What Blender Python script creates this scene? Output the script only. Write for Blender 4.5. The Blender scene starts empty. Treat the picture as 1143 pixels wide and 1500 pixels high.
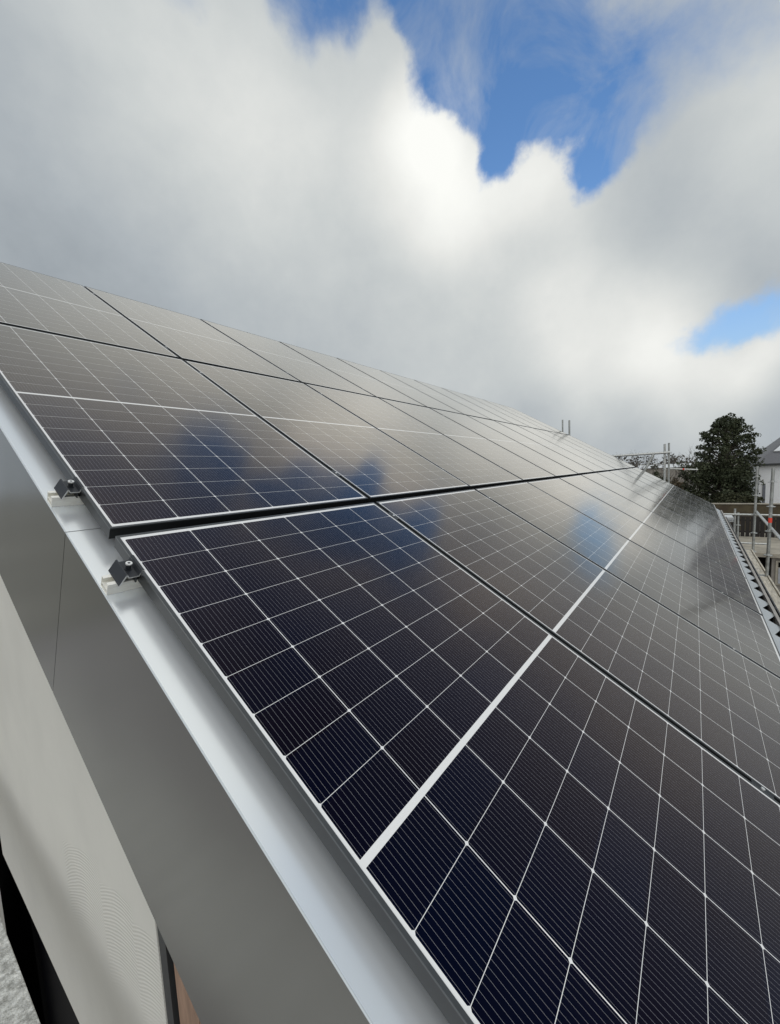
import bpy, bmesh, math, random
from mathutils import Vector, Matrix
R = math.radians
random.seed(7)
S = bpy.context.scene
COL = S.collection
PITCH = R(31)

# ------------------------------------------------------------------ camera
cd = bpy.data.cameras.new('camera'); cam = bpy.data.objects.new('camera', cd); COL.objects.link(cam)
cd.sensor_fit = 'VERTICAL'; cd.sensor_height = 24.0; cd.sensor_width = 18.29
cd.lens = 597.23 / 1500 * 24.0
cd.clip_start = 0.02; cd.clip_end = 5000
rt = Vector((0.595729, -0.801759, -0.047852)); dn = Vector((-0.101909, -0.016355, -0.994659)); fw = Vector((0.796694, 0.597424, -0.09145))
m = Matrix((( rt.x, -dn.x, -fw.x, -0.45243), (rt.y, -dn.y, -fw.y, -0.43126), (rt.z, -dn.z, -fw.z, 0.64194), (0, 0, 0, 1)))
cam.matrix_world = m
S.camera = cam
S.view_settings.view_transform = 'Standard'; S.view_settings.look = 'None'
S.view_settings.exposure = 0.0; S.view_settings.gamma = 1.0
S.render.film_transparent = False

# ------------------------------------------------------------------ sky
SUN_AZ, SUN_EL = 212.0, 44.0
HOLES = [(20.3, 41.5, 6.1, 1.0), (24.6, 44.6, 5.3, 0.85), (28.2, 41.9, 4.0, 0.75), (30.6, 44.4, 2.5, 0.5), (18.4, 37.9, 4.9, 0.7), (24.1, 38.4, 3.4, 0.55), (10.8, 34.3, 3.8, 0.65), (9.4, 30.7, 2.3, 0.7), (22.1, 33.7, 1.9, 0.75), (13.0, 39.5, 5.5, 0.42), (8.0, 35.9, 5.1, 0.42), (4.2, 37.8, 6.8, 0.34), (6.0, 31.4, 3.8, 0.2), (-2.6, 36.2, 4.5, 0.34), (45.9, 45.6, 2.8, 0.36), (37.8, 45.8, 2.9, 0.5), (42.1, 48.7, 5.6, 0.6), (31.4, 45.2, 2.2, 0.3), (59.0, 44.5, 2.2, 0.38), (15.3, 33.5, 2.8, -0.75), (28.5, 36.1, 2.8, -0.4), (33.8, 42.5, 3.2, -0.35), (4.1, 32.3, 4.6, -0.2), (-2.1, 12.7, 2.4, 0.7), (-4.6, 13.3, 2.4, 0.62), (-7.1, 14.0, 2.8, 0.7), (0.6, 12.3, 1.7, 0.5)]
GLOW = [(47.1, 35.7, 8.6, 0.1), (55.0, 38.5, 6.5, 0.05), (27.4, 33.2, 7.2, 0.36), (24.4, 30.8, 5.4, 0.05), (35.3, 40.8, 6.1, 0.1), (15.7, 32.8, 4.5, 0.26), (31.1, 38.1, 3.5, 0.16), (32.0, 37.2, 5.4, 0.08), (58.0, 33.0, 12.0, 0.15), (64.4, 38.7, 7.2, 0.05), (40.0, 25.2, 13.0, 0.09), (22.1, 23.9, 10.4, 0.1), (10.9, 22.6, 8.8, 0.16), (2.3, 15.2, 5.2, 0.24), (11.7, 14.9, 6.7, 0.16), (-4.5, 25.1, 6.4, 0.14), (-4.8, 32.1, 5.1, 0.1), (-4.2, 8.5, 3.3, 0.3), (3.5, 10.1, 4.1, 0.26), (-0.6, 6.2, 4.6, 0.14), (10.9, 10.5, 4.6, 0.14), (-6.6, 11.1, 2.2, 0.2), (10.2, 5.9, 4.7, 0.1), (0.9, 24.0, 6.2, -0.1), (-3.6, 22.8, 3.6, -0.04), (5.3, 26.8, 4.1, -0.06), (74.3, 27.4, 10.3, -0.06), (73.0, 19.0, 15.6, -0.09), (55.4, 19.7, 15.3, -0.06), (36.8, 17.5, 11.0, -0.03), (11.7, 3.6, 9.7, -0.05), (0.5, 3.3, 4.1, 0.06), (24.2, 11.6, 11.2, 0.06), (-4.3, 17.3, 3.3, -0.06), (66.9, 42.8, 6.6, 0.03), (47.1, 42.9, 5.6, 0.02), (-6.9, 1.9, 4.7, -0.05)]
W = bpy.data.worlds.new('World'); S.world = W; W.use_nodes = True
nt = W.node_tree; nt.nodes.clear()
def WN(t, **k):
    n = nt.nodes.new(t)
    for a, b in k.items(): setattr(n, a, b)
    return n
def wl(a, b): nt.links.new(a, b)
def wmath(op, a, b=None, c=None, clamp=False):
    n = WN('ShaderNodeMath', operation=op, use_clamp=clamp)
    for i, v in enumerate((a, b, c)):
        if v is None: continue
        if isinstance(v, (int, float)): n.inputs[i].default_value = v
        else: wl(v, n.inputs[i])
    return n.outputs[0]
def azel(a, e): a, e = R(a), R(e); return (math.cos(a)*math.cos(e), math.sin(a)*math.cos(e), math.sin(e))
tc = WN('ShaderNodeTexCoord')
DIR = tc.outputs['Generated']
def wnoise(vec, scale, detail, rough, dist=0.0):
    n = WN('ShaderNodeTexNoise'); n.inputs['Scale'].default_value = scale; n.inputs['Detail'].default_value = detail
    n.inputs['Roughness'].default_value = rough; n.inputs['Distortion'].default_value = dist
    wl(vec, n.inputs['Vector']); return n
def wvec(op, a, b=None, s=None):
    n = WN('ShaderNodeVectorMath', operation=op)
    for i, v in enumerate((a, b)):
        if v is None: continue
        if isinstance(v, tuple): n.inputs[i].default_value = v
        else: wl(v, n.inputs[i])
    if s is not None: n.inputs['Scale'].default_value = s
    return n
big = wnoise(DIR, 3.2, 2, 0.5)
fine = wnoise(DIR, 9.0, 6, 0.58)
o1 = wvec('SCALE', wvec('SUBTRACT', big.outputs['Color'], (0.5, 0.5, 0.5)).outputs[0], s=0.05).outputs[0]
o2 = wvec('SCALE', wvec('SUBTRACT', fine.outputs['Color'], (0.5, 0.5, 0.5)).outputs[0], s=0.10).outputs[0]
WDIR = wvec('NORMALIZE', wvec('ADD', wvec('ADD', DIR, o1).outputs[0], o2).outputs[0]).outputs[0]
SDIR = wvec('NORMALIZE', wvec('ADD', DIR, o1).outputs[0]).outputs[0]
def blobs(L, vec, soft):
    tot = None
    for a, e, r, w in L:
        d = wvec('DISTANCE', vec, azel(a, e)).outputs['Value']
        mr = WN('ShaderNodeMapRange', interpolation_type='SMOOTHSTEP')
        wl(d, mr.inputs['Value'])
        mr.inputs['From Min'].default_value = R(r) * soft[1]; mr.inputs['From Max'].default_value = R(r) * soft[0]
        mr.inputs['To Min'].default_value = 0.0; mr.inputs['To Max'].default_value = w
        tot = mr.outputs[0] if tot is None else wmath('ADD', tot, mr.outputs[0])
    return tot
hole = blobs(HOLES, WDIR, (0.2, 1.6))
glow = blobs(GLOW, SDIR, (0.0, 1.7))
# a broken deck of cloud everywhere else (only seen mirrored in the panels)
far = wnoise(DIR, 2.3, 5, 0.6)
inpic = WN('ShaderNodeMapRange', interpolation_type='SMOOTHSTEP')
wl(wvec('DISTANCE', DIR, azel(34, 22)).outputs['Value'], inpic.inputs['Value'])
inpic.inputs['From Min'].default_value = 0.95; inpic.inputs['From Max'].default_value = 1.25
farhole = wmath('MULTIPLY', wmath('MULTIPLY', wmath('SUBTRACT', far.outputs['Fac'], 0.5), 5.0, clamp=True), inpic.outputs[0])
upz = WN('ShaderNodeSeparateXYZ'); wl(DIR, upz.inputs[0])
zen = WN('ShaderNodeMapRange', interpolation_type='SMOOTHSTEP'); wl(upz.outputs[2], zen.inputs['Value'])
zen.inputs['From Min'].default_value = 0.71; zen.inputs['From Max'].default_value = 0.86; zen.inputs['To Max'].default_value = 0.62
top_ = WN('ShaderNodeMapRange', interpolation_type='SMOOTHSTEP'); wl(upz.outputs[2], top_.inputs['Value'])
top_.inputs['From Min'].default_value = 0.82; top_.inputs['From Max'].default_value = 0.91
farhole = wmath('MULTIPLY', wmath('ADD', farhole, zen.outputs[0]), wmath('SUBTRACT', 1.0, top_.outputs[0]))
wisp = wnoise(DIR, 14.0, 7, 0.62)
hsum = wmath('ADD', wmath('ADD', hole, farhole), wmath('MULTIPLY', wmath('SUBTRACT', wisp.outputs['Fac'], 0.5), 0.55))
cov = WN('ShaderNodeMapRange', interpolation_type='SMOOTHSTEP'); wl(hsum, cov.inputs['Value'])
cov.inputs['From Min'].default_value = 0.16; cov.inputs['From Max'].default_value = 1.0
veil = wnoise(DIR, 5.5, 6, 0.6, 0.8)
HOLE = wmath('MULTIPLY', cov.outputs[0], wmath('SUBTRACT', 1.0, wmath('MULTIPLY', wmath('SUBTRACT', veil.outputs['Fac'], 0.47, clamp=True), 1.5, clamp=True)))
mid = wnoise(DIR, 4.5, 5, 0.55)
br = wmath('SUBTRACT', wmath('ADD', glow, 0.49), wmath('SUBTRACT', wmath('MULTIPLY', inpic.outputs[0], 0.23), wmath('MULTIPLY', top_.outputs[0], 0.36)))
br = wmath('ADD', br, wmath('MULTIPLY', wmath('SUBTRACT', mid.outputs['Fac'], 0.5), 0.22))
br = wmath('ADD', br, wmath('MULTIPLY', wmath('SUBTRACT', wisp.outputs['Fac'], 0.5), 0.10))
cr = WN('ShaderNodeValToRGB'); wl(br, cr.inputs['Fac'])
el = cr.color_ramp.elements
el[0].position = 0.2; el[0].color = (0.24, 0.275, 0.31, 1)
el[1].position = 1.0; el[1].color = (0.98, 0.985, 0.945, 1)
for p, c in ((0.42, (0.42, 0.46, 0.49, 1)), (0.62, (0.60, 0.63, 0.63, 1)), (0.8, (0.79, 0.80, 0.775, 1))):
    e = el.new(p); e.color = c
sky = WN('ShaderNodeTexSky', sky_type='NISHITA'); sky.sun_disc = False
sky.sun_elevation = R(SUN_EL); sky.sun_rotation = R(90 - SUN_AZ); sky.altitude = 100; sky.air_density = 1.0; sky.dust_density = 0.6; sky.ozone_density = 2.0
SKYS = 0.10
skyg = wvec('MULTIPLY', sky.outputs[0], (1.13, 1.64, 2.0)).outputs[0]
hz = WN('ShaderNodeMix', data_type='RGBA'); sz_ = WN('ShaderNodeSeparateXYZ'); wl(DIR, sz_.inputs[0]); wl(wmath('ADD', wmath('MULTIPLY', wmath('POWER', wmath('SUBTRACT', 1.0, sz_.outputs[2], clamp=True), 5.0), 1.4), 0.03), hz.inputs[0]); wl(skyg, hz.inputs[6]); hz.inputs[7].default_value = (0.46/SKYS, 0.51/SKYS, 0.50/SKYS, 1); skyg = hz.outputs[2]
cl = wvec('SCALE', cr.outputs['Color'], s=1.0 / SKYS).outputs[0]
mx = WN('ShaderNodeMix', data_type='RGBA'); wl(HOLE, mx.inputs[0]); wl(cl, mx.inputs[6]); wl(skyg, mx.inputs[7])
bg = WN('ShaderNodeBackground'); bg.inputs['Strength'].default_value = SKYS; wl(mx.outputs[2], bg.inputs['Color'])
wo = WN('ShaderNodeOutputWorld'); wl(bg.outputs[0], wo.inputs['Surface'])

# ------------------------------------------------------------------ sun (veiled by cloud)
sd = bpy.data.lights.new('sun', 'SUN'); so = bpy.data.objects.new('sun', sd); COL.objects.link(so)
sd.energy = 1.6; sd.angle = R(95); sd.color = (1.0, 0.95, 0.88)
so.rotation_euler = Vector(azel(SUN_AZ, SUN_EL)).to_track_quat('Z', 'Y').to_euler()
so.location = (0, 0, 30)

# ------------------------------------------------------------------ helpers
class MB:
    def __init__(s): s.v = []; s.f = []; s.mi = []; s.mat = 0
    def add(s, vs, fs):
        o = len(s.v); s.v += [tuple(x) for x in vs]
        for f in fs: s.f.append(tuple(i + o for i in f)); s.mi.append(s.mat)
    def box(s, a, b, mtx=None):
        x0, y0, z0 = a; x1, y1, z1 = b
        v = [Vector(p) for p in ((x0,y0,z0),(x1,y0,z0),(x1,y1,z0),(x0,y1,z0),(x0,y0,z1),(x1,y0,z1),(x1,y1,z1),(x0,y1,z1))]
        if mtx: v = [mtx @ p for p in v]
        s.add(v, [(0,3,2,1),(4,5,6,7),(0,1,5,4),(1,2,6,5),(2,3,7,6),(3,0,4,7)])
    def tube(s, a, b, r, n=12, r2=None, cap=True):
        a, b = Vector(a), Vector(b); r2 = r if r2 is None else r2
        d = (b - a).normalized(); q = d.to_track_quat('Z', 'Y')
        vs = []
        for c, rr in ((a, r), (b, r2)):
            for i in range(n):
                t = 2*math.pi*i/n; vs.append(c + q @ Vector((rr*math.cos(t), rr*math.sin(t), 0)))
        fs = [(i, (i+1) % n, n+(i+1) % n, n+i) for i in range(n)]
        if cap: fs += [tuple(range(n-1, -1, -1)), tuple(range(n, 2*n))]
        s.add(vs, fs)
    def pipe(s, a, b, r, ri, n=14):       # hollow tube, open ends show wall thickness
        a, b = Vector(a), Vector(b); q = (b - a).normalized().to_track_quat('Z', 'Y')
        vs = []
        for c in (a, b):
            for rr in (r, ri):
                for i in range(n):
                    t = 2*math.pi*i/n; vs.append(c + q @ Vector((rr*math.cos(t), rr*math.sin(t), 0)))
        fs = []
        for i in range(n):
            j = (i+1) % n
            fs += [(i, j, 2*n+j, 2*n+i), (n+j, n+i, 3*n+i, 3*n+j), (j, i, n+i, n+j), (2*n+i, 2*n+j, 3*n+j, 3*n+i)]
        s.add(vs, fs)
    def prism(s, poly, d):                # closed polygon (list of 3D points) pushed along vector d
        n = len(poly); d = Vector(d); p = [Vector(x) for x in poly]
        s.add(p + [x + d for x in p], [tuple(range(n-1, -1, -1)), tuple(range(n, 2*n))] + [(i, (i+1) % n, n+(i+1) % n, n+i) for i in range(n)])
    def build(s, name, mats, parent=None, loc=None, rot=None, smooth=False, bevel=0):
        me = bpy.data.meshes.new(name); me.from_pydata(s.v, [], s.f)
        mats = mats if isinstance(mats, (list, tuple)) else [mats]
        for mm in mats: me.materials.append(mm)
        for p, k in zip(me.polygons, s.mi): p.material_index = k
        bm = bmesh.new(); bm.from_mesh(me); bmesh.ops.recalc_face_normals(bm, faces=bm.faces); bm.to_mesh(me); bm.free()
        if smooth:
            for p in me.polygons: p.use_smooth = True
        o = bpy.data.objects.new(name, me); COL.objects.link(o)
        if parent: o.parent = parent
        if loc is not None: o.location = loc
        if rot is not None: o.rotation_euler = rot
        if bevel:
            b = o.modifiers.new('bevel', 'BEVEL'); b.width = bevel; b.segments = 2; b.limit_method = 'ANGLE'
        if smooth:
            try:
                for p in me.polygons: p.use_smooth = True
                e = o.modifiers.new('split', 'EDGE_SPLIT'); e.split_angle = R(38)
            except Exception: pass
        return o
def tag(o, label=None, cat=None, group=None, kind=None):
    if label: o['label'] = label
    if cat: o['category'] = cat
    if group: o['group'] = group
    if kind: o['kind'] = kind
    return o
def thing(name, label, cat, loc=(0,0,0), rot=(0,0,0), group=None):
    o = bpy.data.objects.new(name, None); COL.objects.link(o); o.location = loc; o.rotation_euler = rot
    o.empty_display_size = 0.1
    return tag(o, label, cat, group)
RP = Matrix.Rotation(PITCH, 4, 'X')
def roof(u, y, n): return RP @ Vector((u, y, n))      # u along the eaves, y up the slope, n off the glass

# ------------------------------------------------------------------ materials
def mat(name, col, rough=0.6, metal=0.0, var=0.12, scale=6.0, bump=0.0, bscale=60.0, spec=0.5, rvar=0.0, coord='Object', detail=5, col2=None, stretch=None, bdet=4):
    m = bpy.data.materials.new(name); m.use_nodes = True; t = m.node_tree; b = t.nodes['Principled BSDF']
    c = t.nodes.new('ShaderNodeTexCoord'); vec = c.outputs[coord]
    if stretch:
        mp = t.nodes.new('ShaderNodeMapping'); mp.inputs['Scale'].default_value = stretch; t.links.new(vec, mp.inputs[0]); vec = mp.outputs[0]
    n = t.nodes.new('ShaderNodeTexNoise'); n.inputs['Scale'].default_value = scale; n.inputs['Detail'].default_value = detail; n.inputs['Roughness'].default_value = 0.6
    t.links.new(vec, n.inputs['Vector'])
    r = t.nodes.new('ShaderNodeMapRange'); t.links.new(n.outputs['Fac'], r.inputs[0]); r.interpolation_type = 'SMOOTHSTEP'; r.inputs[1].default_value = 0.22; r.inputs[2].default_value = 0.78
    x = t.nodes.new('ShaderNodeMix'); x.data_type = 'RGBA'; t.links.new(r.outputs[0], x.inputs[0])
    a = tuple(v*(1-var) for v in col); bb = tuple(min(1, v*(1+var)) for v in col) if col2 is None else col2
    x.inputs[6].default_value = (*a, 1); x.inputs[7].default_value = (*bb, 1)
    t.links.new(x.outputs[2], b.inputs['Base Color'])
    b.inputs['Metallic'].default_value = metal; b.inputs['Roughness'].default_value = rough; b.inputs['Specular IOR Level'].default_value = spec
    if rvar:
        q = t.nodes.new('ShaderNodeMapRange'); t.links.new(n.outputs['Fac'], q.inputs[0]); q.interpolation_type = 'SMOOTHSTEP'; q.inputs[1].default_value = 0.22; q.inputs[2].default_value = 0.78
        q.inputs[3].default_value = rough - rvar; q.inputs[4].default_value = rough + rvar; t.links.new(q.outputs[0], b.inputs['Roughness'])
    if bump:
        k = t.nodes.new('ShaderNodeTexNoise'); k.inputs['Scale'].default_value = bscale; k.inputs['Detail'].default_value = bdet
        t.links.new(vec, k.inputs['Vector'])
        u = t.nodes.new('ShaderNodeBump'); u.inputs['Strength'].default_value = bump; u.inputs['Distance'].default_value = 0.01
        t.links.new(k.outputs['Fac'], u.inputs['Height']); t.links.new(u.outputs[0], b.inputs['Normal'])
    m['bsdf'] = b.name
    return m
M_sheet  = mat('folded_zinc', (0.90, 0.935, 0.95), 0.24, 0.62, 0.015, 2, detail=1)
M_fascia_shade = mat('folded_zinc_front_shade', (0.385, 0.382, 0.37), 0.24, 1.0, 0.05, 0.8, detail=0)  # same zinc as the top; front shade and soft sheen put into the colour
M_edge   = mat('fold_line', (0.60, 0.64, 0.66), 0.5, 0.2, 0.02, 3)
M_lip    = mat('frame_lip', (0.075, 0.08, 0.083), 0.36, 0.5, 0.1, 30)
M_side   = mat('frame_dark', (0.026, 0.028, 0.029), 0.42, 0.4, 0.1, 20)
M_rail   = mat('raw_aluminium', (0.93, 0.905, 0.83), 0.38, 0.15, 0.10, 30, stretch=(1, 12, 12))
M_black  = mat('black_anodised', (0.030, 0.033, 0.038), 0.45, 0.2, 0.1, 40)
M_bolt   = mat('stainless', (0.82, 0.82, 0.80), 0.30, 0.6, 0.05, 60)
M_roofu  = mat('roof_underlay', (0.035, 0.036, 0.038), 0.7, 0.0, 0.2, 10)
M_eave   = mat('eave_sheet', (0.62, 0.65, 0.66), 0.38, 0.6, 0.05, 8)
M_gutter = mat('dark_gutter', (0.055, 0.058, 0.062), 0.4, 0.5, 0.15, 12)
M_galv   = mat('galvanised', (0.50, 0.51, 0.49), 0.45, 0.75, 0.22, 24, bump=0.05, rvar=0.08)
M_galvd  = mat('galvanised_worn', (0.36, 0.37, 0.35), 0.5, 0.6, 0.28, 18, rvar=0.08)
M_red    = mat('red_paint', (0.75, 0.06, 0.03), 0.5, 0, 0.1, 30)
M_plank  = mat('scaffold_plank', (0.55, 0.51, 0.42), 0.8, 0, 0.35, 5, bump=0.3, bscale=30, stretch=(1, 8, 8))
M_splash = mat('mortar_splashed_plank', (0.22, 0.22, 0.20), 0.85, 0, 0.0, 55, bump=0.9, bscale=120, col2=(0.78, 0.79, 0.75), detail=9)
M_black_glass = mat('dark_glass', (0.003, 0.003, 0.004), 0.5, 0, 0.0, 2, spec=0.05)
M_win    = mat('anthracite_frame', (0.03, 0.032, 0.033), 0.45, 0, 0.1, 20)
M_clad   = mat('timber_cladding', (0.30, 0.19, 0.13), 0.65, 0, 0.25, 6, bump=0.2, bscale=20, stretch=(6, 6, 1))
M_white  = mat('white_render', (0.80, 0.81, 0.81), 0.85, 0, 0.04, 2)
M_slate  = mat('dark_slate', (0.12, 0.122, 0.132), 0.6, 0, 0.15, 3, stretch=(2, 2, 12))
M_fence  = mat('dark_stained_board', (0.013, 0.010, 0.008), 0.75, 0, 0.35, 3, stretch=(5, 5, 0.6))
M_post   = mat('fence_post', (0.22, 0.20, 0.18), 0.8, 0, 0.2, 8)
M_conc   = mat('stained_concrete', (0.33, 0.30, 0.24), 0.9, 0, 0.28, 1.6, bump=0.2)
M_wallb  = mat('grey_beige_wall', (0.24, 0.22, 0.19), 0.9, 0, 0.2, 2.0)
M_dark   = mat('dark_opening', (0.004, 0.004, 0.004), 0.8, spec=0.05)
M_bark   = mat('bark', (0.10, 0.085, 0.065), 0.9, 0, 0.3, 10)
M_twig   = mat('twigs', (0.10, 0.085, 0.075), 0.9, 0, 0.3, 10)
M_yard   = mat('yard_gravel', (0.28, 0.27, 0.26), 0.95, 0, 0.3, 2.5, bump=0.4)
M_ground = mat('ground', (0.24, 0.235, 0.20), 0.95, 0, 0.4, 0.06, col2=(0.33, 0.32, 0.28))
M_pale   = mat('pale_sheet_roof', (0.62, 0.64, 0.64), 0.7, 0, 0.1, 1)
M_soffit = mat('soffit', (0.35, 0.33, 0.30), 0.8)

def leafmat(name, c1, c2):
    m = mat(name, c1, 0.65, 0, 0.0, 0.9, col2=c2, spec=0.25, detail=3); return m
M_leaf  = leafmat('evergreen_leaves', (0.028, 0.036, 0.018), (0.072, 0.082, 0.044))
M_leaf2 = leafmat('shrub_leaves', (0.028, 0.034, 0.016), (0.070, 0.070, 0.036))
M_wood  = leafmat('winter_wood', (0.060, 0.055, 0.045), (0.11, 0.10, 0.085))
M_hedge = leafmat('brown_hedge', (0.040, 0.036, 0.020), (0.085, 0.065, 0.038))

def stone_material():
    m = mat('mossy_stone', (0.055, 0.038, 0.026), 0.95, 0, 0.0, 1.4, bump=0.5, bscale=12, col2=(0.12, 0.10, 0.055), detail=8); return m
M_moss = stone_material()

# --- render coat with a combed band
def plaster():
    m = mat('combed_render', (0.66, 0.645, 0.585), 0.88, 0, 0.05, 2.2, detail=6)
    t = m.node_tree; b = t.nodes['Principled BSDF']; N = t.nodes.new; L = t.links.new
    tcn = N('ShaderNodeTexCoord'); sp = N('ShaderNodeSeparateXYZ'); L(tcn.outputs['Object'], sp.inputs[0])
    def mt(op, a, b2=None, clamp=False):
        n = N('ShaderNodeMath'); n.operation = op; n.use_clamp = clamp
        for i, v in enumerate((a, b2)):
            if v is None: continue
            if isinstance(v, (int, float)): n.inputs[i].default_value = v
            else: L(v, n.inputs[i])
        return n.outputs[0]
    Y, Z = sp.outputs[1], sp.outputs[2]
    nz = N('ShaderNodeTexNoise'); nz.inputs['Scale'].default_value = 3.2; nz.inputs['Detail'].default_value = 2; L(tcn.outputs['Object'], nz.inputs['Vector'])
    # three trowel passes, each with its own arc
    tot = None; maskt = None
    for (y0, y1, cy, zt, ph) in ((1.18, 1.62, 1.42, -0.70, 0.0), (0.90, 1.20, 1.06, -0.665, 0.4), (0.66, 0.93, 0.82, -0.645, 0.8)):
        dy = mt('SUBTRACT', Y, cy)
        p = mt('ADD', mt('ADD', Z, mt('MULTIPLY', Y, 0.42)), mt('MULTIPLY', mt('MULTIPLY', dy, dy), 1.1))
        p = mt('ADD', p, mt('MULTIPLY', nz.outputs['Fac'], 0.05))
        s = mt('SINE', mt('ADD', mt('MULTIPLY', p, 2*math.pi/0.0135), ph))
        def ramp(v, a, c):
            r = N('ShaderNodeMapRange'); r.interpolation_type = 'SMOOTHSTEP'; L(v, r.inputs[0]); r.inputs[1].default_value = a; r.inputs[2].default_value = c; return r.outputs[0]
        zz = mt('ADD', Z, mt('MULTIPLY', mt('SUBTRACT', nz.outputs['Fac'], 0.5), 0.10))
        slope = mt('ADD', zz, mt('MULTIPLY', mt('SUBTRACT', Y, cy), 0.35))
        mk = mt('MULTIPLY', mt('MULTIPLY', ramp(Y, y0, y0+0.02), ramp(Y, y1, y1-0.02)), mt('MULTIPLY', ramp(slope, zt+0.01, zt-0.01), ramp(slope, zt-0.42, zt-0.16)))
        h = mt('MULTIPLY', s, mk)
        tot = h if tot is None else mt('ADD', tot, h)
    gr = N('ShaderNodeTexNoise'); gr.inputs['Scale'].default_value = 90; gr.inputs['Detail'].default_value = 4; L(tcn.outputs['Object'], gr.inputs['Vector'])
    hh = mt('ADD', mt('MULTIPLY', tot, 0.5), mt('MULTIPLY', gr.outputs['Fac'], 0.12))
    hh = mt('ADD', hh, mt('MULTIPLY', nz.outputs['Fac'], 0.8))
    u = N('ShaderNodeBump'); u.inputs['Strength'].default_value = 0.30; u.inputs['Distance'].default_value = 0.005
    L(hh, u.inputs['Height']); L(u.outputs[0], b.inputs['Normal'])
    return m
M_plaster = plaster()

# --- solar laminate: cells, gaps, busbars as a pattern printed under the glass
PU, PV, MIDH = 0.1842, 0.10685, 0.0067
def laminate():
    m = bpy.data.materials.new('solar_laminate'); m.use_nodes = True; t = m.node_tree; b = t.nodes['Principled BSDF']; N = t.nodes.new; L = t.links.new
    tcn = N('ShaderNodeTexCoord'); sp = N('ShaderNodeSeparateXYZ'); L(tcn.outputs['Object'], sp.inputs[0])
    def mt(op, a, b2=None, clamp=False):
        n = N('ShaderNodeMath'); n.operation = op; n.use_clamp = clamp
        for i, v in enumerate((a, b2)):
            if v is None: continue
            if isinstance(v, (int, float)): n.inputs[i].default_value = v
            else: L(v, n.inputs[i])
        return n.outputs[0]
    X, Y = sp.outputs[0], sp.outputs[1]
    ux = mt('DIVIDE', mt('ADD', X, PU*3), PU)
    ay = mt('SUBTRACT', mt('ABSOLUTE', Y), MIDH)
    vy = mt('DIVIDE', ay, PV)
    fx = mt('FRACT', ux); fy = mt('FRACT', vy)
    dx = mt('MULTIPLY', mt('SUBTRACT', 0.5, mt('ABSOLUTE', mt('SUBTRACT', fx, 0.5))), PU)
    dy = mt('MULTIPLY', mt('SUBTRACT', 0.5, mt('ABSOLUTE', mt('SUBTRACT', fy, 0.5))), PV)
    gx = mt('LESS_THAN', dx, 0.00108)
    gy = mt('LESS_THAN', dy, 0.00055)
    corner = mt('MULTIPLY', mt('LESS_THAN', mt('ADD', dx, dy), 0.0052), mt('GREATER_THAN', vy, 0.5))
    midb = mt('LESS_THAN', ay, 0.0)
    out = mt('MAXIMUM', mt('GREATER_THAN', mt('ABSOLUTE', X), PU*3), mt('GREATER_THAN', vy, 9.0))
    white = mt('MAXIMUM', mt('MAXIMUM', gx, gy), mt('MAXIMUM', mt('MAXIMUM', corner, midb), out))
    # busbars run along the long side
    bx = mt('ABSOLUTE', mt('SUBTRACT', mt('FRACT', mt('MULTIPLY', ux, 16.0)), 0.5))
    bus = mt('LESS_THAN', bx, 0.0165)
    # cell colour: blue-black to brown-black, cell by cell
    cell = N('ShaderNodeCombineXYZ'); L(mt('FLOOR', ux), cell.inputs[0]); L(mt('FLOOR', mt('DIVIDE', Y, PV)), cell.inputs[1])
    oi = N('ShaderNodeObjectInfo'); L(mt('MULTIPLY', oi.outputs['Random'], 50.0), cell.inputs[2])
    wn = N('ShaderNodeTexWhiteNoise'); wn.noise_dimensions = '3D'; L(cell.outputs[0], wn.inputs['Vector'])
    nz = N('ShaderNodeTexNoise'); nz.inputs['Scale'].default_value = 1.6; nz.inputs['Detail'].default_value = 2; L(tcn.outputs['Object'], nz.inputs['Vector'])
    f = mt('ADD', mt('MULTIPLY', wn.outputs['Value'], 0.45), mt('MULTIPLY', mt('SUBTRACT', nz.outputs['Fac'], 0.36), 1.2))
    cx = N('ShaderNodeMix'); cx.data_type = 'RGBA'; L(f, cx.inputs[0]); cx.clamp_factor = True
    cx.inputs[6].default_value = (0.0007, 0.0027, 0.0125, 1); cx.inputs[7].default_value = (0.0052, 0.0028, 0.0046, 1)
    c2 = N('ShaderNodeMix'); c2.data_type = 'RGBA'; L(bus, c2.inputs[0]); L(cx.outputs[2], c2.inputs[6]); c2.inputs[7].default_value = (0.31, 0.31, 0.335, 1)
    c3 = N('ShaderNodeMix'); c3.data_type = 'RGBA'; L(white, c3.inputs[0]); L(c2.outputs[2], c3.inputs[6]); c3.inputs[7].default_value = (0.84, 0.84, 0.82, 1)
    # anti-reflection glass: nearly black face on, mirror-like at a glancing view
    t.nodes.remove(b); outn = [n for n in t.nodes if n.type == 'OUTPUT_MATERIAL'][0]
    rn = N('ShaderNodeTexNoise'); rn.inputs['Scale'].default_value = 3.0; rn.inputs['Detail'].default_value = 6; L(tcn.outputs['Object'], rn.inputs['Vector'])
    rr = N('ShaderNodeMapRange'); L(rn.outputs['Fac'], rr.inputs[0]); rr.inputs[1].default_value = 0.3; rr.inputs[2].default_value = 0.7; rr.inputs[3].default_value = 0.10; rr.inputs[4].default_value = 0.15
    df = N('ShaderNodeBsdfDiffuse'); L(c3.outputs[2], df.inputs['Color'])
    gl = N('ShaderNodeBsdfGlossy'); gl.distribution = 'GGX'; L(rr.outputs[0], gl.inputs['Roughness'])
    lw = N('ShaderNodeLayerWeight'); lw.inputs['Blend'].default_value = 0.5
    tint = N('ShaderNodeValToRGB'); L(lw.outputs['Facing'], tint.inputs['Fac']); te = tint.color_ramp.elements
    te[0].position = 0.12; te[0].color = (0.60, 0.66, 1.0, 1); te[1].position = 0.74; te[1].color = (1.0, 0.94, 0.855, 1)
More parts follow.
